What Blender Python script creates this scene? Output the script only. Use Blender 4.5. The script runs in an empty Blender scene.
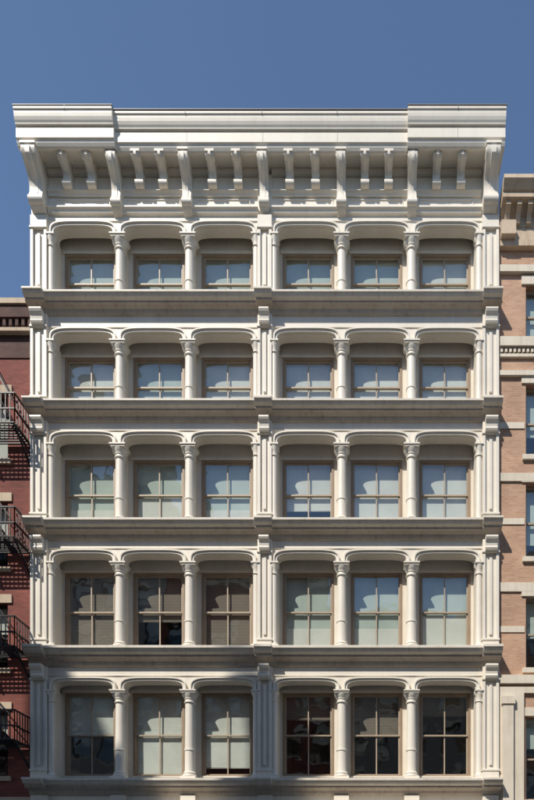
import bpy, bmesh, math, random
from mathutils import Vector
random.seed(7)
R = math.radians
scene = bpy.context.scene

# ------------------------------------------------------------------ helpers
def newmat(name):
    m = bpy.data.materials.new(name); m.use_nodes = True
    nt = m.node_tree
    b = nt.nodes.get("Principled BSDF")
    return m, nt, b

def N(nt, t, **kw):
    n = nt.nodes.new(t)
    for k, v in kw.items():
        setattr(n, k, v)
    return n

def weathered(name, base, dark, rough=0.55, streak=0.6, scale=1.0, bump=0.15, metallic=0.0, rust=0.0):
    """paint / stone with blotches, vertical rain streaks and a fine bump"""
    m, nt, b = newmat(name)
    L = nt.links.new
    tc = N(nt, 'ShaderNodeTexCoord')
    n1 = N(nt, 'ShaderNodeTexNoise'); n1.inputs['Scale'].default_value = 0.9*scale
    n1.inputs['Detail'].default_value = 8; n1.inputs['Roughness'].default_value = 0.65
    L(tc.outputs['Object'], n1.inputs['Vector'])
    mp = N(nt, 'ShaderNodeMapping'); mp.inputs['Scale'].default_value = (7*scale, 7*scale, 0.55*scale)
    L(tc.outputs['Object'], mp.inputs['Vector'])
    n2 = N(nt, 'ShaderNodeTexNoise'); n2.inputs['Scale'].default_value = 1.0
    n2.inputs['Detail'].default_value = 6; n2.inputs['Roughness'].default_value = 0.6
    L(mp.outputs['Vector'], n2.inputs['Vector'])
    r1 = N(nt, 'ShaderNodeMapRange'); r1.inputs['From Min'].default_value = 0.38; r1.inputs['From Max'].default_value = 0.72
    L(n1.outputs['Fac'], r1.inputs['Value'])
    r2 = N(nt, 'ShaderNodeMapRange'); r2.inputs['From Min'].default_value = 0.5; r2.inputs['From Max'].default_value = 0.8
    r2.inputs['To Max'].default_value = streak
    L(n2.outputs['Fac'], r2.inputs['Value'])
    ad = N(nt, 'ShaderNodeMath', operation='MULTIPLY_ADD')
    L(r1.outputs['Result'], ad.inputs[0]); ad.inputs[1].default_value = 0.5
    L(r2.outputs['Result'], ad.inputs[2]); ad.use_clamp = True
    mx = N(nt, 'ShaderNodeMix', data_type='RGBA')
    mx.inputs['A'].default_value = (*base, 1); mx.inputs['B'].default_value = (*dark, 1)
    L(ad.outputs[0], mx.inputs['Factor'])
    col = mx.outputs['Result']
    if rust:
        mp2 = N(nt, 'ShaderNodeMapping'); mp2.inputs['Scale'].default_value = (11, 11, 1.6)
        L(tc.outputs['Object'], mp2.inputs['Vector'])
        n4 = N(nt, 'ShaderNodeTexNoise'); n4.inputs['Scale'].default_value = 1.0; n4.inputs['Detail'].default_value = 9
        n4.inputs['Roughness'].default_value = 0.7
        L(mp2.outputs['Vector'], n4.inputs['Vector'])
        r4 = N(nt, 'ShaderNodeMapRange'); r4.inputs['From Min'].default_value = 0.64; r4.inputs['From Max'].default_value = 0.78
        r4.inputs['To Max'].default_value = rust
        L(n4.outputs['Fac'], r4.inputs['Value'])
        m2 = N(nt, 'ShaderNodeMix', data_type='RGBA'); m2.inputs['B'].default_value = (0.26, 0.15, 0.08, 1)
        L(r4.outputs['Result'], m2.inputs['Factor']); L(col, m2.inputs['A']); col = m2.outputs['Result']
    L(col, b.inputs['Base Color'])
    b.inputs['Roughness'].default_value = rough
    b.inputs['Metallic'].default_value = metallic
    n3 = N(nt, 'ShaderNodeTexNoise'); n3.inputs['Scale'].default_value = 25*scale; n3.inputs['Detail'].default_value = 5
    L(tc.outputs['Object'], n3.inputs['Vector'])
    bp = N(nt, 'ShaderNodeBump'); bp.inputs['Strength'].default_value = bump; bp.inputs['Distance'].default_value = 0.02
    L(n3.outputs['Fac'], bp.inputs['Height']); L(bp.outputs['Normal'], b.inputs['Normal'])
    return m

def brick(name, c1, c2, mortar, scale=1.0, blotch=(0.5, 1.1)):
    m, nt, b = newmat(name); L = nt.links.new
    tc = N(nt, 'ShaderNodeTexCoord')
    sp = N(nt, 'ShaderNodeSeparateXYZ'); L(tc.outputs['Object'], sp.inputs[0])
    a = N(nt, 'ShaderNodeMath', operation='ADD'); L(sp.outputs['X'], a.inputs[0]); L(sp.outputs['Y'], a.inputs[1])
    cb = N(nt, 'ShaderNodeCombineXYZ'); L(a.outputs[0], cb.inputs['X']); L(sp.outputs['Z'], cb.inputs['Y'])
    br = N(nt, 'ShaderNodeTexBrick'); L(cb.outputs[0], br.inputs['Vector'])
    br.inputs['Scale'].default_value = 1.0
    br.inputs['Brick Width'].default_value = 0.21; br.inputs['Row Height'].default_value = 0.075
    br.inputs['Mortar Size'].default_value = 0.008; br.inputs['Mortar Smooth'].default_value = 0.2
    br.inputs['Color1'].default_value = (*c1, 1); br.inputs['Color2'].default_value = (*c2, 1)
    br.inputs['Mortar'].default_value = (*mortar, 1)
    n1 = N(nt, 'ShaderNodeTexNoise'); n1.inputs['Scale'].default_value = 0.8; n1.inputs['Detail'].default_value = 7
    L(tc.outputs['Object'], n1.inputs['Vector'])
    r = N(nt, 'ShaderNodeMapRange'); r.inputs['From Min'].default_value = 0.3; r.inputs['From Max'].default_value = 0.7
    r.inputs['To Min'].default_value = blotch[0]; r.inputs['To Max'].default_value = blotch[1]
    L(n1.outputs['Fac'], r.inputs['Value'])
    mu = N(nt, 'ShaderNodeMix', data_type='RGBA', blend_type='MULTIPLY'); mu.inputs['Factor'].default_value = 1
    L(br.outputs['Color'], mu.inputs['A']); L(r.outputs['Result'], mu.inputs['B'])
    L(mu.outputs['Result'], b.inputs['Base Color']); b.inputs['Roughness'].default_value = 0.85
    bp = N(nt, 'ShaderNodeBump'); bp.inputs['Strength'].default_value = 0.5; bp.inputs['Distance'].default_value = 0.01
    bp.invert = True
    L(br.outputs['Fac'], bp.inputs['Height']); L(bp.outputs['Normal'], b.inputs['Normal'])
    return m

def glassmat(name, refl=0.12, tint=(0.86, 0.9, 0.88)):
    m, nt, b = newmat(name); L = nt.links.new
    nt.nodes.remove(b)
    out = nt.nodes['Material Output']
    tr = N(nt, 'ShaderNodeBsdfTransparent'); tr.inputs['Color'].default_value = (*tint, 1)
    gl = N(nt, 'ShaderNodeBsdfGlossy'); gl.inputs['Roughness'].default_value = 0.02
    gl.inputs['Color'].default_value = (0.95, 0.97, 0.97, 1)
    lw = N(nt, 'ShaderNodeLayerWeight'); lw.inputs['Blend'].default_value = 0.5
    pw = N(nt, 'ShaderNodeMath', operation='POWER'); pw.inputs[1].default_value = 4.0
    L(lw.outputs['Facing'], pw.inputs[0])
    ad = N(nt, 'ShaderNodeMath', operation='ADD'); ad.use_clamp = True; ad.inputs[1].default_value = refl
    L(pw.outputs[0], ad.inputs[0])
    tc = N(nt, 'ShaderNodeTexCoord')
    n = N(nt, 'ShaderNodeTexNoise'); n.inputs['Scale'].default_value = 1.5; n.inputs['Detail'].default_value = 1.5
    L(tc.outputs['Object'], n.inputs['Vector'])
    bp = N(nt, 'ShaderNodeBump'); bp.inputs['Strength'].default_value = 0.3; bp.inputs['Distance'].default_value = 0.02
    L(n.outputs['Fac'], bp.inputs['Height']); L(bp.outputs['Normal'], gl.inputs['Normal'])
    mx = N(nt, 'ShaderNodeMixShader'); L(ad.outputs[0], mx.inputs[0]); L(tr.outputs[0], mx.inputs[1]); L(gl.outputs[0], mx.inputs[2])
    L(mx.outputs[0], out.inputs['Surface'])
    return m

def plain(name, col, rough=0.6, metallic=0.0, var=0.12):
    m, nt, b = newmat(name); L = nt.links.new
    tc = N(nt, 'ShaderNodeTexCoord')
    n = N(nt, 'ShaderNodeTexNoise'); n.inputs['Scale'].default_value = 3; n.inputs['Detail'].default_value = 5
    L(tc.outputs['Object'], n.inputs['Vector'])
    mx = N(nt, 'ShaderNodeMix', data_type='RGBA')
    mx.inputs['A'].default_value = (*[c*(1-var) for c in col], 1)
    mx.inputs['B'].default_value = (*[min(1, c*(1+var)) for c in col], 1)
    L(n.outputs['Fac'], mx.inputs['Factor']); L(mx.outputs['Result'], b.inputs['Base Color'])
    b.inputs['Roughness'].default_value = rough; b.inputs['Metallic'].default_value = metallic
    return m

def shade_mat(name, col, freq):
    """roller shade / pleated blind cloth, thin slat lines"""
    m, nt, b = newmat(name); L = nt.links.new
    tc = N(nt, 'ShaderNodeTexCoord')
    w = N(nt, 'ShaderNodeTexWave', bands_direction='Z'); w.inputs['Scale'].default_value = freq
    w.inputs['Distortion'].default_value = 0.3
    L(tc.outputs['Object'], w.inputs['Vector'])
    n = N(nt, 'ShaderNodeTexNoise'); n.inputs['Scale'].default_value = 1.2; n.inputs['Detail'].default_value = 4
    L(tc.outputs['Object'], n.inputs['Vector'])
    mm = N(nt, 'ShaderNodeMath', operation='MULTIPLY_ADD'); mm.inputs[1].default_value = 0.3
    L(w.outputs['Fac'], mm.inputs[0]); L(n.outputs['Fac'], mm.inputs[2])
    mx = N(nt, 'ShaderNodeMix', data_type='RGBA')
    mx.inputs['A'].default_value = (*[c*0.62 for c in col], 1); mx.inputs['B'].default_value = (*col, 1)
    L(mm.outputs[0], mx.inputs['Factor']); L(mx.outputs['Result'], b.inputs['Base Color'])
    b.inputs['Roughness'].default_value = 0.8
    return m

def empty(name):
    e = bpy.data.objects.new(name, None); scene.collection.objects.link(e); return e

class Part:
    def __init__(s, name, mat, parent=None):
        s.name, s.mat, s.parent, s.v, s.f = name, mat, parent, [], []
    def add(s, vs, fs):
        o = len(s.v); s.v += [tuple(v) for v in vs]
        s.f += [tuple(i+o for i in f) for f in fs]
    def box(s, x0, x1, y0, y1, z0, z1):
        s.add([(x0,y0,z0),(x1,y0,z0),(x1,y1,z0),(x0,y1,z0),(x0,y0,z1),(x1,y0,z1),(x1,y1,z1),(x0,y1,z1)],
              [(0,3,2,1),(4,5,6,7),(0,1,5,4),(1,2,6,5),(2,3,7,6),(3,0,4,7)])
    def yz(s, prof, x0, x1):       # profile in the y-z plane swept along x
        n = len(prof)
        s.add([(x0,y,z) for y,z in prof]+[(x1,y,z) for y,z in prof],
              [tuple(range(n)), tuple(range(2*n-1, n-1, -1))]+[(i,(i+1)%n,n+(i+1)%n,n+i) for i in range(n)])
    def xz(s, prof, y0, y1):
        n = len(prof)
        s.add([(x,y0,z) for x,z in prof]+[(x,y1,z) for x,z in prof],
              [tuple(range(n)), tuple(range(2*n-1, n-1, -1))]+[(i,(i+1)%n,n+(i+1)%n,n+i) for i in range(n)])
    def strip(s, inner, outer, y0, y1):
        n = len(inner)
        vs = [(x,y0,z) for x,z in inner]+[(x,y0,z) for x,z in outer]+[(x,y1,z) for x,z in inner]+[(x,y1,z) for x,z in outer]
        fs = []
        for i in range(n-1):
            fs += [(i,i+1,n+i+1,n+i),(2*n+i,3*n+i,3*n+i+1,2*n+i+1),(i,2*n+i,2*n+i+1,i+1),(n+i,n+i+1,3*n+i+1,3*n+i)]
        fs += [(0,n,3*n,2*n),(n-1,3*n-1,4*n-1,2*n-1)]
        s.add(vs, fs)
    def lathe(s, cx, cy, prof, seg=32):
        n = len(prof); vs = []; fs = []
        for r,z in prof:
            for k in range(seg):
                a = 2*math.pi*k/seg; vs.append((cx+r*math.cos(a), cy+r*math.sin(a), z))
        for i in range(n-1):
            for k in range(seg):
                k2 = (k+1)%seg; fs.append((i*seg+k, i*seg+k2, (i+1)*seg+k2, (i+1)*seg+k))
        fs.append(tuple(range(seg))); fs.append(tuple((n-1)*seg+k for k in range(seg)))
        s.add(vs, fs)
    def xcyl(s, x0, x1, cy, cz, r, seg=18):
        pr = [(cy+r*math.cos(2*math.pi*k/seg), cz+r*math.sin(2*math.pi*k/seg)) for k in range(seg)]
        s.yz(pr, x0, x1)
    def bar(s, a, b, w=0.03, h=None):
        a, b = Vector(a), Vector(b); d = (b-a).normalized(); h = h or w
        up = Vector((0,0,1)) if abs(d.z) < 0.9 else Vector((1,0,0))
        u = d.cross(up).normalized()*w/2; v = d.cross(u).normalized()*h/2
        vs = [a-u-v,a+u-v,a+u+v,a-u+v,b-u-v,b+u-v,b+u+v,b-u+v]
        s.add(vs, [(0,3,2,1),(4,5,6,7),(0,1,5,4),(1,2,6,5),(2,3,7,6),(3,0,4,7)])
    def quad(s, a, b, c, d): s.add([a,b,c,d], [(0,1,2,3)])
    def build(s, bevel=0, smooth=0):
        if not s.v: return None
        me = bpy.data.meshes.new(s.name); me.from_pydata(s.v, [], s.f)
        if 'pane' not in s.name:
            bm = bmesh.new(); bm.from_mesh(me)
            bmesh.ops.recalc_face_normals(bm, faces=bm.faces)
            if smooth:
                for f in bm.faces: f.smooth = True
                for e in bm.edges:
                    if len(e.link_faces) != 2 or e.calc_face_angle(3.0) > R(smooth): e.smooth = False
            bm.to_mesh(me); bm.free()
        me.materials.append(s.mat)
        ob = bpy.data.objects.new(s.name, me); scene.collection.objects.link(ob)
        if s.parent: ob.parent = s.parent
        if bevel:
            mod = ob.modifiers.new("bevel", 'BEVEL'); mod.width = bevel; mod.segments = 1; mod.limit_method = 'ANGLE'; mod.angle_limit = R(50)
        return ob

# ------------------------------------------------------------------ materials
M_iron  = weathered("painted_cast_iron", (0.78,0.725,0.635), (0.64,0.585,0.50), rough=0.5, streak=0.45, bump=0.08, rust=0.22)
M_ledge = weathered("painted_ledge_iron", (0.73,0.675,0.585), (0.49,0.42,0.345), rough=0.55, streak=0.6, bump=0.12, rust=0.5)
M_under = weathered("shade_and_rust_ledge_paint", (0.50,0.435,0.365), (0.32,0.25,0.19), rough=0.6, streak=0.8, bump=0.12, rust=0.5)  # base browned to deepen the shade under ledges; rust streaks are staining
M_inner = weathered("painted_reveal", (0.73,0.665,0.565), (0.58,0.515,0.42), rough=0.6, streak=0.4)
M_flash = plain("lead_flashing", (0.18,0.18,0.2), 0.5)
M_frame = weathered("brown_window_wood", (0.31,0.225,0.15), (0.19,0.135,0.09), rough=0.5, streak=0.4, scale=2)
M_sash  = weathered("tan_sash_paint", (0.42,0.34,0.255), (0.28,0.22,0.16), rough=0.5, streak=0.4, scale=2)
M_glass = glassmat("window_glass", 0.15)
M_dark  = plain("dark_interior", (0.09,0.08,0.07), 0.9)
M_floor = plain("interior_ceiling", (0.4,0.37,0.33), 0.9)
M_shadeW = shade_mat("white_roller_shade", (0.86,0.85,0.80), 6)
M_shadeG = shade_mat("grey_green_shade", (0.62,0.69,0.65), 9)
M_shadeB = shade_mat("brown_curtain", (0.26,0.21,0.175), 3)
M_roof  = plain("roof_tar", (0.06,0.06,0.065), 0.9)
M_redbrick = brick("red_brick", (0.31,0.08,0.055), (0.22,0.052,0.038), (0.18,0.095,0.08), blotch=(0.65,1.1))
M_darkbrick = brick("dark_brick", (0.16,0.075,0.06), (0.11,0.05,0.042), (0.10,0.07,0.06))
M_tanbrick = brick("tan_brick", (0.56,0.33,0.215), (0.46,0.25,0.155), (0.48,0.39,0.30), blotch=(0.78,1.1))
M_stone = weathered("cream_limestone", (0.70,0.63,0.52), (0.48,0.41,0.32), rough=0.8, streak=0.6)
M_brown = weathered("brown_stone", (0.58,0.46,0.34), (0.36,0.27,0.19), rough=0.8, streak=0.7)
M_black = plain("black_iron_paint", (0.012,0.012,0.013), 0.45)
M_grey  = weathered("grey_render", (0.33,0.31,0.29), (0.2,0.185,0.17), rough=0.8)
M_asph  = weathered("asphalt", (0.055,0.055,0.057), (0.035,0.035,0.036), rough=0.9, streak=0.2, scale=1.5, bump=0.5)
M_pave  = weathered("concrete_paving", (0.33,0.32,0.30), (0.22,0.21,0.2), rough=0.85, streak=0.2)
M_kerb  = weathered("granite_kerb", (0.3,0.3,0.3), (0.2,0.2,0.2), rough=0.8, streak=0.2)
M_line  = plain("road_paint", (0.7,0.7,0.66), 0.7)
M_ground = weathered("ground_dirt", (0.16,0.15,0.13), (0.1,0.095,0.085), rough=0.95, streak=0.2)
M_wood = weathered("tank_cedar", (0.20,0.14,0.09), (0.1,0.07,0.05), rough=0.85)

# ------------------------------------------------------------------ cast iron building
B = empty("cast_iron_building")
iron  = Part("facade_front", M_iron, B)
cols  = Part("columns", M_iron, B)
ledge = Part("storey_ledges", M_ledge, B)
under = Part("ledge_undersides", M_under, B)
inner = Part("window_wall", M_inner, B)
corn  = Part("roof_cornice", M_iron, B)
brk   = Part("cornice_brackets", M_iron, B)
flash = Part("cornice_flashing", M_flash, B)
frame = Part("window_frames", M_frame, B)
sash  = Part("window_sashes", M_sash, B)
glass = Part("window_panes", M_glass, B)
shW, shG, shB = Part("white_shades", M_shadeW, B), Part("green_shades", M_shadeG, B), Part("brown_curtains", M_shadeB, B)
room  = Part("interior_floors", M_floor, B)
body  = Part("side_and_back_walls", M_grey, B)
roof  = Part("roof", M_roof, B)

LINES = {-1: [-7.217,-4.883,-2.55,-0.217], 1: [0.217,2.55,4.883,7.217]}
EDGE = 7.78
A = 0.20
# rows top to bottom: (crown z, window top z, ledge top z below)
ROWS = [(24.27,23.92,21.77), (20.73,20.38,18.22), (17.30,16.88,14.34), (13.37,13.03,10.17), (9.13,8.93,5.84)]
LH = [0.45,0.45,0.5,0.55,0.5]
RISE = 0.29
DW = 0.50   # window plane depth

def arch(x0, x1, sp, rise, off=0.0, n=30, pw=4.3):
    xc, hw = (x0+x1)/2, (x1-x0)/2+off
    pts = []
    for i in range(n+1):
        a = math.pi*(1-i/n)
        c, sn = math.cos(a), math.sin(a)
        x = math.copysign(abs(c)**(2/pw), c); z = abs(sn)**(2/pw)
        pts.append((xc+x*hw, sp+z*(rise+off)))
    return pts

def ledge_make(zt, h, P, x0, x1):
    k = h/0.55
    up = [(0.1,0.015),(-P+0.02,0.0),(-P,-0.015),(-P,-0.085),(-P+0.035,-0.09),(-P+0.045,-0.13),(-P+0.08,-0.19),(-P+0.15,-0.235),(-P+0.19,-0.25),(0.1,-0.25)]
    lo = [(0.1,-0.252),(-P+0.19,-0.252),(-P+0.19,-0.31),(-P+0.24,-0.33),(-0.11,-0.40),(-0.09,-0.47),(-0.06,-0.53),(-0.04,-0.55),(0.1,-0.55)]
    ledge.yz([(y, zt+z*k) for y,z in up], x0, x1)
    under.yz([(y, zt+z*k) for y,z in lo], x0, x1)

def column(cx, cy, zb, sp, r=0.165):
    cols.box(cx-0.25,cx+0.25,cy-0.25,cy+0.2,zb,zb+0.16)
    z0 = zb+0.16
    prof = [(r+0.07,z0),(r+0.085,z0+0.03),(r+0.07,z0+0.07),(r+0.03,z0+0.08),(r+0.03,z0+0.10),(r+0.05,z0+0.12),(r+0.03,z0+0.15),(r+0.005,z0+0.18),(r,z0+0.3)]
    zt = sp-0.40
    h = zt-z0
    prof += [(r,z0+0.35*h),(r+0.02,z0+0.355*h),(r+0.02,z0+0.375*h),(r,z0+0.38*h)]
    prof += [(r-0.015,zt),(r+0.02,zt+0.01),(r+0.025,zt+0.03),(r,zt+0.05),(r-0.01,zt+0.12),(r+0.015,zt+0.13),
             (r+0.015,zt+0.15),(r+0.03,zt+0.18),(r+0.075,zt+0.25),(r+0.085,zt+0.29),(r+0.06,zt+0.30)]
    cols.lathe(cx, cy, prof)
    cols.box(cx-0.235,cx+0.235,cy-0.25,cy+0.2,sp-0.10,sp-0.045)
    cols.box(cx-0.265,cx+0.265,cy-0.28,cy+0.2,sp-0.045,sp)

ztop_row = [25.95, 21.33, 17.78, 13.85, 9.62]
for ri,(crown, wt, lz) in enumerate(ROWS):
    sp = crown-RISE
    zt = ztop_row[ri]
    lh = LH[ri]
    for g in (-1,1):
        ln = LINES[g]
        poly = [(ln[0]-0.02, zt)]
        poly.append((ln[0]-0.02, sp))
        for b in range(3):
            poly += arch(ln[b]+A, ln[b+1]-A, sp, RISE)
        poly.append((ln[3]+0.02, sp)); poly.append((ln[3]+0.02, zt))
        iron.xz(poly, 0.0, 0.32)
        for b in range(3):
            x0,x1 = ln[b]+A, ln[b+1]-A
            iron.strip(arch(x0,x1,sp,RISE,0.015), arch(x0,x1,sp,RISE,0.10), -0.07, 0.01)
            iron.strip(arch(x0,x1,sp,RISE,0.085), arch(x0,x1,sp,RISE,0.135), -0.115, 0.006)
        # columns
        for x in ln[1:3]:
            column(x, 0.13, lz-0.02, sp)
            inner.box(x-0.12,x+0.12,0.30,DW+0.05,lz-0.05,sp+0.05)
        for x,sg in ((ln[0],1),(ln[3],-1)):
            # engaged half column against pier
            cx = x+sg*0.085
            r = 0.105
            zb = lz
            cols.lathe(cx, 0.02, [(r+0.03,zb),(r+0.03,zb+0.2),(r,zb+0.25),(r,sp-0.4),(r+0.03,sp-0.38),(r,sp-0.35),(r,sp-0.2),(r+0.05,sp-0.1),(r+0.05,sp-0.05)],20)
            xa, xb = sorted((x-sg*0.04, x+sg*0.235))
            cols.box(xa,xb,-0.15,0.25,sp-0.05,sp)
            cols.box(xa,xb,-0.13,0.25,lz,lz+0.17)
            xa, xb = sorted((x-sg*0.02, x+sg*0.19))
            inner.box(xa,xb,0.05,DW+0.05,lz-0.05,sp+0.03)
        # frieze thin fillet
        iron.box(ln[0],ln[3],-0.03,0.01,crown+0.19,crown+0.225)
        # ledge
        ledge_make(lz, lh, 0.45, ln[0], ln[3])
        # window wall
        zb = lz-0.05
        wb = lz+0.24
        for b in range(3):
            c = (ln[b]+ln[b+1])/2
            hw = 0.875
            wl, wr = c-hw, c+hw
            x0, x1 = ln[b], ln[b+1]
            inner.box(x0+0.0,wl,DW,DW+0.25,zb,crown+0.25)
            inner.box(wr,x1-0.0,DW,DW+0.25,zb,crown+0.25)
            inner.box(wl,wr,DW+0.003,DW+0.25,wt,crown+0.25)
            inner.box(wl,wr,DW-0.06,DW+0.25,zb,wb-0.06)
            inner.box(wl-0.04,wr+0.04,DW-0.12,DW+0.25,wb-0.06,wb)   # sill
            # lintel hood over the window
            inner.box(wl-0.07,wr+0.07,DW-0.05,DW,wt,wt+0.07)
            # frame
            f = 0.075
            frame.box(wl,wl+f,DW-0.02,DW+0.16,wb,wt); frame.box(wr-f,wr,DW-0.02,DW+0.16,wb,wt)
            frame.box(wl+f,wr-f,DW-0.02,DW+0.16,wt-f,wt); frame.box(wl+f,wr-f,DW-0.02,DW+0.16,wb,wb+f*0.7)
            zi0, zi1 = wb+f*0.7, wt-f
            zm = (zi0+zi1)/2
            for (a0,a1,yy) in ((zm-0.025,zi1,DW+0.04),(zi0,zm+0.025,DW+0.085)):
                s_ = 0.05
                xl, xr = wl+f, wr-f
                sash.box(xl,xl+s_,yy,yy+0.04,a0,a1); sash.box(xr-s_,xr,yy,yy+0.04,a0,a1)
                sash.box(xl+s_,xr-s_,yy,yy+0.04,a0,a0+s_); sash.box(xl+s_,xr-s_,yy,yy+0.04,a1-s_,a1)
                sash.box(c-0.02,c+0.02,yy+0.003,yy+0.037,a0+s_,a1-s_)
                for (p0,p1) in ((xl+s_,c-0.02),(c+0.02,xr-s_)):
                    t1,t2 = [random.uniform(-0.011,0.011) for _ in range(2)]
                    glass.quad((p0,yy+0.02+t1,a0+s_),(p1,yy+0.02-t1,a0+s_),(p1,yy+0.02-t1+t2,a1-s_),(p0,yy+0.02+t1+t2,a1-s_))
            # shades: (cloth, how far drawn) per bay
            spec = {(0,-1):[(shG,1),(shG,.8),(shG,1)], (0,1):[(shG,1),(shG,.7),(shW,1)],
                    (1,-1):[(shW,1),(shG,.72),(shW,.8)], (1,1):[(shW,.8),(shW,1),(shW,.95)],
                    (2,-1):[(shG,.8),(shG,.52),(shG,1)], (2,1):[(shW,.7),(shW,1),(shW,1)],
                    (3,-1):[(shB,.95),(shB,.6),(shB,.9)], (3,1):[(shG,.97),(shG,1),(shG,.6)],
                    (4,-1):[(shW,.5),(shW,1),(shW,.88)], (4,1):[(shB,.3),(shB,.5),(shB,.25)]}[(ri,g)][b]
            frac = spec[1]
            y = DW+0.17
            zl = wt-(wt-wb)*frac
            tilt = random.uniform(-0.012,0.012)
            p = spec[0]
            p.add([(wl+0.08,y,zl+tilt),(wr-0.08,y,zl-tilt),(wr-0.08,y,wt-0.05),(wl+0.08,y,wt-0.05),
                   (wl+0.08,y+.01,zl+tilt),(wr-0.08,y+.01,zl-tilt),(wr-0.08,y+.01,wt-0.05),(wl+0.08,y+.01,wt-0.05)],
                  [(0,1,2,3),(7,6,5,4),(0,4,5,1),(1,5,6,2),(2,6,7,3),(3,7,4,0)])
            if frac < 0.97: p.box(wl+0.08,wr-0.08,y-0.008,y+0.018,zl-0.025,zl-0.012+0.0)
            if (ri,g) in ((0,1),(3,1),(2,-1)):
                shW.box(wl+0.1,wr-0.1,y-0.028,y-0.018,wb+0.1,wb+(wt-wb)*random.choice([0.46,0.48,0.3]))

# piers, with sunk panels, and ledge breaks with console blocks
for px0,px1 in ((-EDGE,-7.235),(-0.235,0.235),(7.235,EDGE)):
    w = px1-px0
    for i,(crown,wt,lz) in enumerate(ROWS):
        top = 26.0 if i == 0 else ROWS[i-1][2]-LH[i-1]-0.0
        cb = 24.60 if i == 0 else top
        iron.box(px0,px1,-0.045,0.4,lz,top)
        # raised border strips
        e = 0.095
        iron.box(px0,px0+e,-0.115,-0.04,lz+0.35,cb-0.42); iron.box(px1-e,px1,-0.115,-0.04,lz+0.35,cb-0.42)
        iron.box(px0+w/2-0.05,px0+w/2+0.05,-0.10,-0.04,lz+0.5,cb-0.62)
        iron.box(px0,px1,-0.12,-0.04,lz-0.0,lz+0.35)
        iron.box(px0,px1,-0.118,-0.04,cb-0.42,cb-0.02)
        iron.box(px0-0.02,px1+0.02,-0.15,-0.04,lz+0.30,lz+0.36)
        iron.box(px0-0.02,px1+0.02,-0.15,-0.04,cb-0.47,cb-0.41)
        # ledge break
        ledge_make(lz+0.003, LH[i], 0.55, px0-0.045, px1+0.045)
        # console block under the ledge
        zb = lz-LH[i]
        pr = [(-0.1,zb),(-0.33,zb),(-0.34,zb-0.06),(-0.31,zb-0.12),(-0.24,zb-0.2),(-0.22,zb-0.3),(-0.25,zb-0.36),(-0.22,zb-0.42),(-0.1,zb-0.45)]
        if i < 4:
            iron.yz(pr, px0+0.07, px1-0.07)

# frieze mouldings under main cornice
for g in (-1,1):
    ln = LINES[g]
    corn.yz([(0.0,25.42),(-0.12,25.42),(-0.13,25.38),(-0.07,25.33),(-0.05,25.27),(0.0,25.27)], ln[0], ln[3])
    corn.yz([(0.0,24.86),(-0.14,24.86),(-0.15,24.80),(-0.10,24.76),(-0.07,24.68),(0.0,24.66)], ln[0], ln[3])
    for b in range(3):
        x0,x1 = ln[b]+0.28, ln[b+1]-0.28
        corn.box(x0,x1,-0.025,0.002,24.94,24.97); corn.box(x0,x1,-0.025,0.002,25.17,25.20)
        corn.box(x0,x0+0.03,-0.025,0.002,24.97,25.17); corn.box(x1-0.03,x1,-0.025,0.002,24.97,25.17)

def main_prof(P, zt=27.03):
    pts = [(0.5,0.03),(-P+0.02,0.0),(-P,-0.02),(-P,-0.09),(-P+0.03,-0.10),(-P+0.035,-0.18),(-P+0.05,-0.27),(-P+0.08,-0.35),(-P+0.11,-0.40),(-P+0.12,-0.44),
           (-P+0.19,-0.45),(-P+0.19,-0.49),(-P+0.16,-0.50),(-P+0.16,-0.81),(-P+0.20,-0.83),(-P+0.22,-0.90),(-P+0.26,-0.97),(-P+0.30,-1.0),(-P+0.36,-1.0),(-P+0.36,-0.93),(0.0,-0.93),(0.5,-0.93)]
    return [(y, zt+z) for y,z in pts]
corn.yz(main_prof(0.87), -4.70, 4.70)
corn.yz(main_prof(0.99), -7.83, -4.70); corn.yz(main_prof(0.99), 4.70, 7.83)
flash.box(-7.85,-4.69,-1.0,0.3,27.045,27.07); flash.box(4.69,7.85,-1.0,0.3,27.045,27.07); flash.box(-4.69,4.69,-0.89,0.3,27.045,27.068)
# joints of the metal cornice lengths
for x in (-2.4,0.05,2.45,-6.2,6.3):
    P = 0.87 if abs(x) < 4.7 else 0.99
    flash.box(x-0.012,x+0.012,-P-0.004,-P+0.1,26.93,27.05)
    flash.box(x-0.005,x+0.005,-P+0.157,-P+0.2,26.24,26.52)

def bracket(cx, w, P, H, zt, y0=0.0, scroll=True):
    pr = [(0,0),(1,0),(1,-.10),(.98,-.16),(.90,-.22),(.74,-.30),(.55,-.37),(.43,-.45),(.37,-.55),(.36,-.65),(.41,-.73),(.43,-.79),(.40,-.86),(.30,-.93),(.15,-.98),(0,-1)]
    pts = [(y0-a*P, zt+b*H) for a,b in pr]
    brk.yz(pts, cx-w/2, cx+w/2)
    pts2 = [(y0-a*(P+0.035), zt-0.1*H+b*H*0.86) for a,b in pr]
    brk.yz(pts2, cx-w*0.17, cx+w*0.17)
    brk.box(cx-w/2-0.025, cx+w/2+0.025, y0-P-0.03, y0, zt-0.07, zt-0.002)
    if scroll:
        brk.xcyl(cx-w/2-0.02, cx+w/2+0.02, y0-P*0.80, zt-H*0.135, P*0.165)
        brk.xcyl(cx-w/2-0.02, cx+w/2+0.02, y0-P*0.30, zt-H*0.82, P*0.18)
zs = 26.10
BIG = [-4.883,-2.55,0.0,2.55,4.883]
for x in BIG: bracket(x, 0.29, 0.70, 1.50, zs, 0.03)
for x in (-7.46,7.46): bracket(x, 0.44, 0.80, 1.52, zs, -0.03)
for a,b in ((-7.30,-4.883),(-4.883,-2.55),(-2.55,0.0),(0.0,2.55),(2.55,4.883),(4.883,7.30)):
    for t in (1/3,2/3): bracket(a+(b-a)*t, 0.24, 0.62, 0.74, zs, 0.0)
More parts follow.
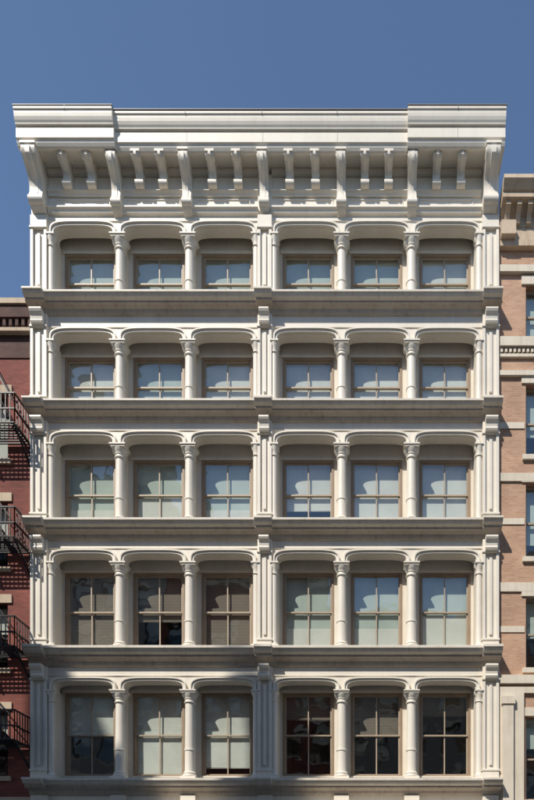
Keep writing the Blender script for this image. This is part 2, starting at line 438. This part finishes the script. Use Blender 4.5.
# soffit bed mould
for g in (-1,1):
    corn.yz([(0.0,26.1),(-0.14,26.1),(-0.14,26.04),(-0.08,25.97),(0.0,25.95)], LINES[g][0], LINES[g][3])

# sub-sill storey base (below row 5) + shopfront
iron.box(-7.24,7.24,-0.0,0.4,4.55,5.34)
for x in (-4.883,-2.55,2.55,4.883):
    iron.box(x-0.25,x+0.25,-0.12,0.0,4.95,5.34)
for g in (-1,1):
    ln = LINES[g]
    ledge_make(5.0,0.5,0.55, ln[0], ln[3])
for px0,px1 in ((-EDGE,-7.235),(-0.235,0.235),(7.235,EDGE)):
    iron.box(px0,px1,-0.1,0.4,0.15,5.34)
    iron.box(px0-0.03,px1+0.03,-0.16,-0.09,0.15,0.8)
for x in (-4.883,-2.55,2.55,4.883):
    column(x,0.13,0.15,4.5,0.17)
shop = Part("shopfront_frames", M_frame, B)
for g in (-1,1):
    ln = LINES[g]
    for b in range(3):
        x0,x1 = ln[b],ln[b+1]
        shop.box(x0,x0+0.1,0.42,0.52,0.15,4.5); shop.box(x1-0.1,x1,0.42,0.52,0.15,4.5)
        shop.box(x0+0.1,x1-0.1,0.42,0.52,0.15,0.7 if b!=1 else 0.2); shop.box(x0+0.1,x1-0.1,0.42,0.52,3.1,3.22); shop.box(x0+0.1,x1-0.1,0.42,0.52,4.3,4.5)
        if b==1: shop.box((x0+x1)/2-0.06,(x0+x1)/2+0.06,0.42,0.52,0.2,3.1)
        glass.quad((x0+0.1,0.47,0.2),(x1-0.1,0.47,0.2),(x1-0.1,0.47,4.3),(x0+0.1,0.47,4.3))

# building body
body.box(-EDGE,-EDGE+0.3,0.4,18,0.0,26.6); body.box(EDGE-0.3,EDGE,0.4,18,0.0,26.6)
body.box(-EDGE+0.3,EDGE-0.3,17.7,18,0.0,26.6)
roof.box(-EDGE+0.3,EDGE-0.3,0.3,17.7,26.0,26.2)
body.box(-EDGE,EDGE,0.5,0.7,26.2,27.0)
for z in [r[2] for r in ROWS]:
    room.box(-EDGE+0.3,EDGE-0.3,0.78,17.7,z-0.35,z+0.02)
bk = Part("interior_partition", M_dark, B)
bk.box(-EDGE+0.3,EDGE-0.3,6.0,6.1,0.1,26.0)
bk.box(-0.12,0.12,0.78,6.0,0.1,26.0)

for p in (iron,corn): p.build(0.006)
cols.build(smooth=28); brk.build(smooth=28)
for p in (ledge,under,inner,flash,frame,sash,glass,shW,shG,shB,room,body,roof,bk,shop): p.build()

# ------------------------------------------------------------------ generic masonry building
def masonry(name, x0, x1, yf, sg, H, bays, rows, ww, mat, trim, depth=15, shade=M_shadeW, fmat=M_black):
    """sg=+1: front faces -y (building extends to +y);  sg=-1 faces +y"""
    E = empty(name)
    wall = Part("walls", mat, E); tr = Part("stone_trim", trim, E); fr = Part("window_frames", fmat, E)
    gl = Part("window_panes", M_glass, E); rf = Part("roof", M_roof, E); dk = Part("interior", M_dark, E); sh = Part("shades", shade, E)
    Y = lambda d: yf+sg*d
    def bx(p, xa, xb, d0, d1, za, zb):
        a, b = sorted((Y(d0), Y(d1))); p.box(xa, xb, a, b, za, zb)
    xs = sorted(bays)
    edges = [x0]+[v for c in xs for v in (c-ww/2, c+ww/2)]+[x1]
    for i in range(0,len(edges),2): bx(wall, edges[i], edges[i+1], 0, 0.35, 0, H)
    for c in xs:
        z = 0
        for (zb,zt) in rows:
            bx(wall, c-ww/2, c+ww/2, 0, 0.35, z, zb); z = zt
            l, r = c-ww/2, c+ww/2
            bx(tr, l-0.12, r+0.12, -0.09, 0.0, zb-0.16, zb); bx(tr, l-0.15, r+0.15, -0.05, 0.0, zt, zt+0.28)
            f = 0.07
            bx(fr, l, l+f, 0.18, 0.26, zb, zt); bx(fr, r-f, r, 0.18, 0.26, zb, zt); bx(fr, l+f, r-f, 0.18, 0.26, zb, zb+f)
            bx(fr, l+f, r-f, 0.18, 0.26, zt-f, zt); zm=(zb+zt)/2; bx(fr, l+f, r-f, 0.18, 0.26, zm-0.03, zm+0.03)
            gl.quad((l+f,Y(0.22),zb+f),(r-f,Y(0.22),zb+f),(r-f,Y(0.22+random.uniform(-.01,.01)),zt-f),(l+f,Y(0.22),zt-f))
            k = random.uniform(0.3,0.95); bx(sh, l, r, 0.34, 0.36, zt-(zt-zb)*k, zt)
        bx(wall, c-ww/2, c+ww/2, 0, 0.35, z, H)
    bx(wall, x0, x0+0.3, 0.35, depth, 0, H); bx(wall, x1-0.3, x1, 0.35, depth, 0, H); bx(wall, x0+0.3, x1-0.3, depth-0.3, depth, 0, H)
    bx(rf, x0+0.3, x1-0.3, 0.35, depth-0.3, H-0.9, H-0.7)
    bx(dk, x0+0.3, x1-0.3, 2.5, 2.6, 0, H-1)
    return E, wall, tr, fr, gl, rf, dk, sh, bx

# --- red brick building on the left
rowsL = [(0.6,3.4),(6.0,8.2),(9.6,11.8),(13.0,15.2),(16.6,18.8)]
E1, wall, tr, fr, gl, rf, dk, sh, bx = masonry("red_brick_building", -16.2, -7.80, 0.10, 1, 21.65, [-14.9,-12.6,-10.8,-9.22], rowsL, 1.15, M_redbrick, M_brown)
attic = Part("attic_brickwork", M_darkbrick, E1)  # darker brown brick across the top of the wall
bx(attic, -16.2,-7.80, -0.03,0.0, 20.0, 21.25)
for k in range(40):
    xx = -16.1+k*0.21
    if xx+0.1 < -7.8: bx(attic, xx, xx+0.1, -0.12, -0.03, 21.0, 21.25)
bx(attic, -16.2,-7.80, -0.16,0.0, 21.25,21.65)
bx(tr, -16.2,-7.80, -0.22,0.35, 21.65,21.82); bx(tr,-16.2,-7.80,-0.2,-0.03,20.75,20.86)
bx(tr,-16.2,-7.80,-0.08,0,5.0,5.3)
for p in (wall,tr,fr,gl,rf,dk,sh,attic): p.build()

F = empty("fire_escape")
fe = Part("platforms_and_ladders", M_black, F)
xa, xb = -12.2, -7.90
PZ = [17.15,13.5,10.0,7.0]
for i,z in enumerate(PZ):
    y0,y1 = 0.10,-0.78
    for k in range(9):
        y = y0+(y1-y0)*k/8; fe.bar((xa,y,z),(xb,y,z),0.05,0.03)
    for x in (xa,-10.8,-9.4,xb): fe.bar((x,y0,z-0.03),(x,y1,z-0.03),0.06,0.06)
    for h in (0.45,0.95):
        fe.bar((xa,y1,z+h),(xb,y1,z+h),0.045); fe.bar((xb,y0,z+h),(xb,y1,z+h),0.045); fe.bar((xa,y0,z+h),(xa,y1,z+h),0.045)
    n = 30
    for k in range(n+1):
        x = xa+(xb-xa)*k/n; fe.bar((x,y1,z),(x,y1,z+0.95),0.026)
    for k in range(7):
        y = y0+(y1-y0)*k/6; fe.bar((xb,y,z),(xb,y,z+0.95),0.026)
    for x in (xa,-9.4,xb):
        fe.bar((x,y0,z-0.75),(x,y1,z-0.05),0.05); fe.bar((x,y0,z-0.75),(x,y0,z),0.05)
    if i < 3:
        z2 = PZ[i+1]
        for yy in (-0.25,-0.66):
            fe.bar((-8.35,yy,z2+0.1),(-10.9,yy,z),0.05,0.12)
            fe.bar((-8.35,yy,z2+0.95),(-10.9,yy,z+0.85),0.03)
        for k in range(1,12):
            t = k/12; fe.bar((-8.35-2.55*t,-0.25,z2+0.1+(z-z2-0.1)*t),(-8.35-2.55*t,-0.66,z2+0.1+(z-z2-0.1)*t),0.16,0.02)
# inclined top ladder
for yy in (-0.3,-0.62):
    fe.bar((-8.1,yy,17.2),(-9.9,yy,20.6),0.04,0.08); fe.bar((-8.1,yy,18.05),(-9.9,yy,21.4),0.03)
for k in range(1,14): t=k/14; fe.bar((-8.1-1.8*t,-0.3,17.2+3.4*t),(-8.1-1.8*t,-0.62,17.2+3.4*t),0.06,0.02)
fe.build()

# --- tan brick building on the right
rowsR = [(0.6,4.2),(5.2,8.0),(9.6,12.0),(13.3,15.8),(16.7,19.1),(20.6,22.4)]
E2, wall, tr, fr, gl, rf, dk, sh, bx = masonry("tan_brick_building", 7.80, 16.6, 0.05, 1, 24.4, [9.38,11.2,13.4,15.2], rowsR, 1.35, M_tanbrick, M_stone, shade=M_shadeG, fmat=M_sash)
br = Part("roof_cornice", M_brown, E2)
br.yz([(0.05,25.24),(-0.68,25.24),(-0.70,25.1),(-0.62,25.0),(-0.55,24.9),(-0.5,24.88),(-0.5,24.72),(-0.3,24.68),(-0.1,24.5),(-0.08,24.2),(0.05,24.2)], 7.82, 16.6)
for k in range(24):
    x = 7.95+0.36*k
    br.yz([(0.0,24.7),(-0.42,24.7),(-0.42,24.58),(-0.25,24.45),(-0.16,24.25),(0.0,24.2)], x, x+0.15)
br.box(7.82,16.6,-0.12,0.05,23.55,23.75); br.box(7.82,16.6,-0.06,0.05,23.75,24.2)
br.box(7.82,8.3,-0.3,0.05,23.75,24.2)
for z,h,p in ((22.75,0.22,0.12),(20.25,0.30,0.16),(19.95,0.10,0.08),(19.32,0.16,0.1),(15.83,0.27,0.05),(12.15,0.3,0.05),(9.05,0.28,0.16),(8.75,0.2,0.1),(17.6,0.2,0.03),(14.4,0.2,0.03),(10.8,0.2,0.03)):
    if h==0.2 and p==0.03: tr.box(7.82,8.66,0.05-p,0.05,z,z+h)
    else: tr.box(7.82,16.6,0.05-p-0.003,0.05,z,z+h)
# dentils of belt course
for k in range(60):
    x = 7.84+0.145*k
    if x < 16.5: tr.box(x,x+0.08,-0.06,0.05,20.08,20.2)
# limestone lower storey pilasters
tr.box(7.82,8.62,-0.06,0.05,0.1,8.75); tr.box(7.9,8.25,-0.16,-0.05,0.3,8.35); tr.box(7.86,8.3,-0.2,-0.05,8.35,8.6); tr.box(7.82,16.6,-0.1,0.05,4.5,4.95)
for p in (wall,tr,fr,gl,rf,dk,sh,br): p.build()

# ------------------------------------------------------------------ buildings across the street (behind the viewpoint)
def across(name, x0, x1, H, mat, trim):
    w = x1-x0; n = max(3,int(w/2.3)); bays = [x0+w*(i+0.5)/n for i in range(n)]
    rows = [(0.7,3.8)]+[(5.3+3.7*k,7.7+3.7*k) for k in range(int((H-6)/3.7))]
    E, wall, tr, fr, gl, rf, dk, sh, bx = masonry(name, x0, x1, -24.0, -1, H, bays, rows, 1.3, mat, trim)
    bx(tr, x0, x1, -0.7, 0.35, H, H+0.5); bx(tr, x0, x1, -0.35, 0, H-0.5, H)
    for p in (wall,tr,fr,gl,rf,dk,sh): p.build()
across("brown_loft_building", -34, -20.5, 38.0, M_darkbrick, M_brown)
across("grey_loft_building", -20.45, -11, 34.0, M_grey, M_stone)
across("brick_loft_building", -10.95, 0, 26.5, M_redbrick, M_stone)
across("stone_loft_building", 0.05, 12, 23.0, M_grey, M_stone)
across("tan_loft_building", 12.05, 26, 27.0, M_tanbrick, M_stone)
# unseen roof bulkheads and water tanks, added to shadow the lowest storey
def bulkhead(x0,x1,y0,y1,z0,z1):
    E = empty("added_bulkhead"); a = Part("walls", M_redbrick, E); a.box(x0,x1,y0,y1,z0,z1); a.build()
    a = Part("roof", M_roof, E); a.box(x0-0.12,x1+0.12,y0-0.12,y1+0.12,z1,z1+0.15); a.build()
    a = Part("door", M_black, E); a.box(x0+0.3,x0+1.1,y1,y1+0.03,z0+0.7,z0+2.8); a.build()
def tank(cx,cy,z0,zb,zt,r):
    E = empty("added_water_tank"); a = Part("legs", M_black, E)
    for i in range(4):
        an = math.pi/4+i*math.pi/2; x,y = cx+r*.75*math.cos(an), cy+r*.75*math.sin(an)
        a.bar((x,y,z0),(x,y,zb),0.14)
    a.box(cx-r,cx+r,cy-r,cy+r,zb-0.15,zb); a.build()
    a = Part("staves", M_wood, E); a.lathe(cx,cy,[(r,zb),(r*0.97,zt)],28); a.build()
    a = Part("conical_roof", M_roof, E); a.lathe(cx,cy,[(r+0.12,zt),(0.05,zt+r*0.6)],28); a.build()
    a = Part("hoops", M_black, E)
    for k in range(6):
        z = zb+(zt-zb)*(k+0.5)/6; a.lathe(cx,cy,[(r+0.02,z),(r+0.02,z+0.05)],28)
    a.build()
bulkhead(-25.3,-23.9,-27,-24.6,37.2,42.8)
tank(-29.5,-28,37.2,40,43,1.5)
tank(-18.0,-26.0,33.2,38.6,43.2,1.1)
bulkhead(-15,-12.5,-29,-26,33.2,36.5)

# ------------------------------------------------------------------ ground, road, pavements
def sheet(name, x0,x1,y0,y1,z,mat):
    p = Part(name, mat); p.quad((x0,y0,z),(x1,y0,z),(x1,y1,z),(x0,y1,z)); return p.build()
sheet("ground", -2500,2500,-2500,2500,-0.02,M_ground)
sheet("road", -200,200,-19.8,-4.2,-0.012,M_asph)
p = Part("pavement", M_pave); p.box(-200,200,-4.05,0.6,-0.02,0.13); p.build()
p = Part("pavement", M_pave); p.box(-200,200,-24.2,-19.95,-0.02,0.13); p.build()
p = Part("kerb", M_kerb); p.box(-200,200,-4.2,-4.053,-0.02,0.125); p.build()
p = Part("kerb", M_kerb); p.box(-200,200,-19.947,-19.8,-0.02,0.125); p.build()
p = Part("road_markings", M_line)
for k in range(-30,31):
    x=k*6.0; p.quad((x,-12.06,-0.007),(x+3,-12.06,-0.007),(x+3,-11.94,-0.007),(x,-11.94,-0.007))
p.build()

# ------------------------------------------------------------------ light
elev, az = 48.0, 35.0          # azimuth to the left of the viewing direction, behind the camera
w = bpy.data.worlds.new("World"); scene.world = w; w.use_nodes = True
nt = w.node_tree
bg = nt.nodes['Background']; sky = nt.nodes.new('ShaderNodeTexSky'); sky.sky_type = 'NISHITA'
sky.sun_disc = False; sky.sun_elevation = R(elev); sky.sun_rotation = R(180+az)
sky.air_density = 1.15; sky.dust_density = 0.1; sky.ozone_density = 3.6
nt.links.new(sky.outputs[0], bg.inputs[0]); bg.inputs[1].default_value = 0.135
sd = bpy.data.lights.new("sun", 'SUN'); sd.energy = 5.0; sd.angle = R(0.5); sd.color = (1.0,0.94,0.84)
so = bpy.data.objects.new("sun", sd); scene.collection.objects.link(so)
d = Vector((-math.sin(R(az))*math.cos(R(elev)), -math.cos(R(az))*math.cos(R(elev)), math.sin(R(elev))))
so.rotation_euler = d.to_track_quat('Z','Y').to_euler(); so.location = (0,-10,40)

# ------------------------------------------------------------------ camera (view camera with rising front)
cd = bpy.data.cameras.new("camera"); cam = bpy.data.objects.new("camera", cd); scene.collection.objects.link(cam)
cam.location = (3.5,-20.0,1.7); cam.rotation_euler = (R(90),0,0)
cd.sensor_fit = 'VERTICAL'; cd.sensor_height = 36; cd.lens = 27.0
cd.shift_x = -0.129; cd.shift_y = 0.631
cd.clip_start = 0.1; cd.clip_end = 6000
scene.camera = cam
scene.view_settings.view_transform = 'Standard'; scene.view_settings.look = 'None'; scene.view_settings.exposure = 0
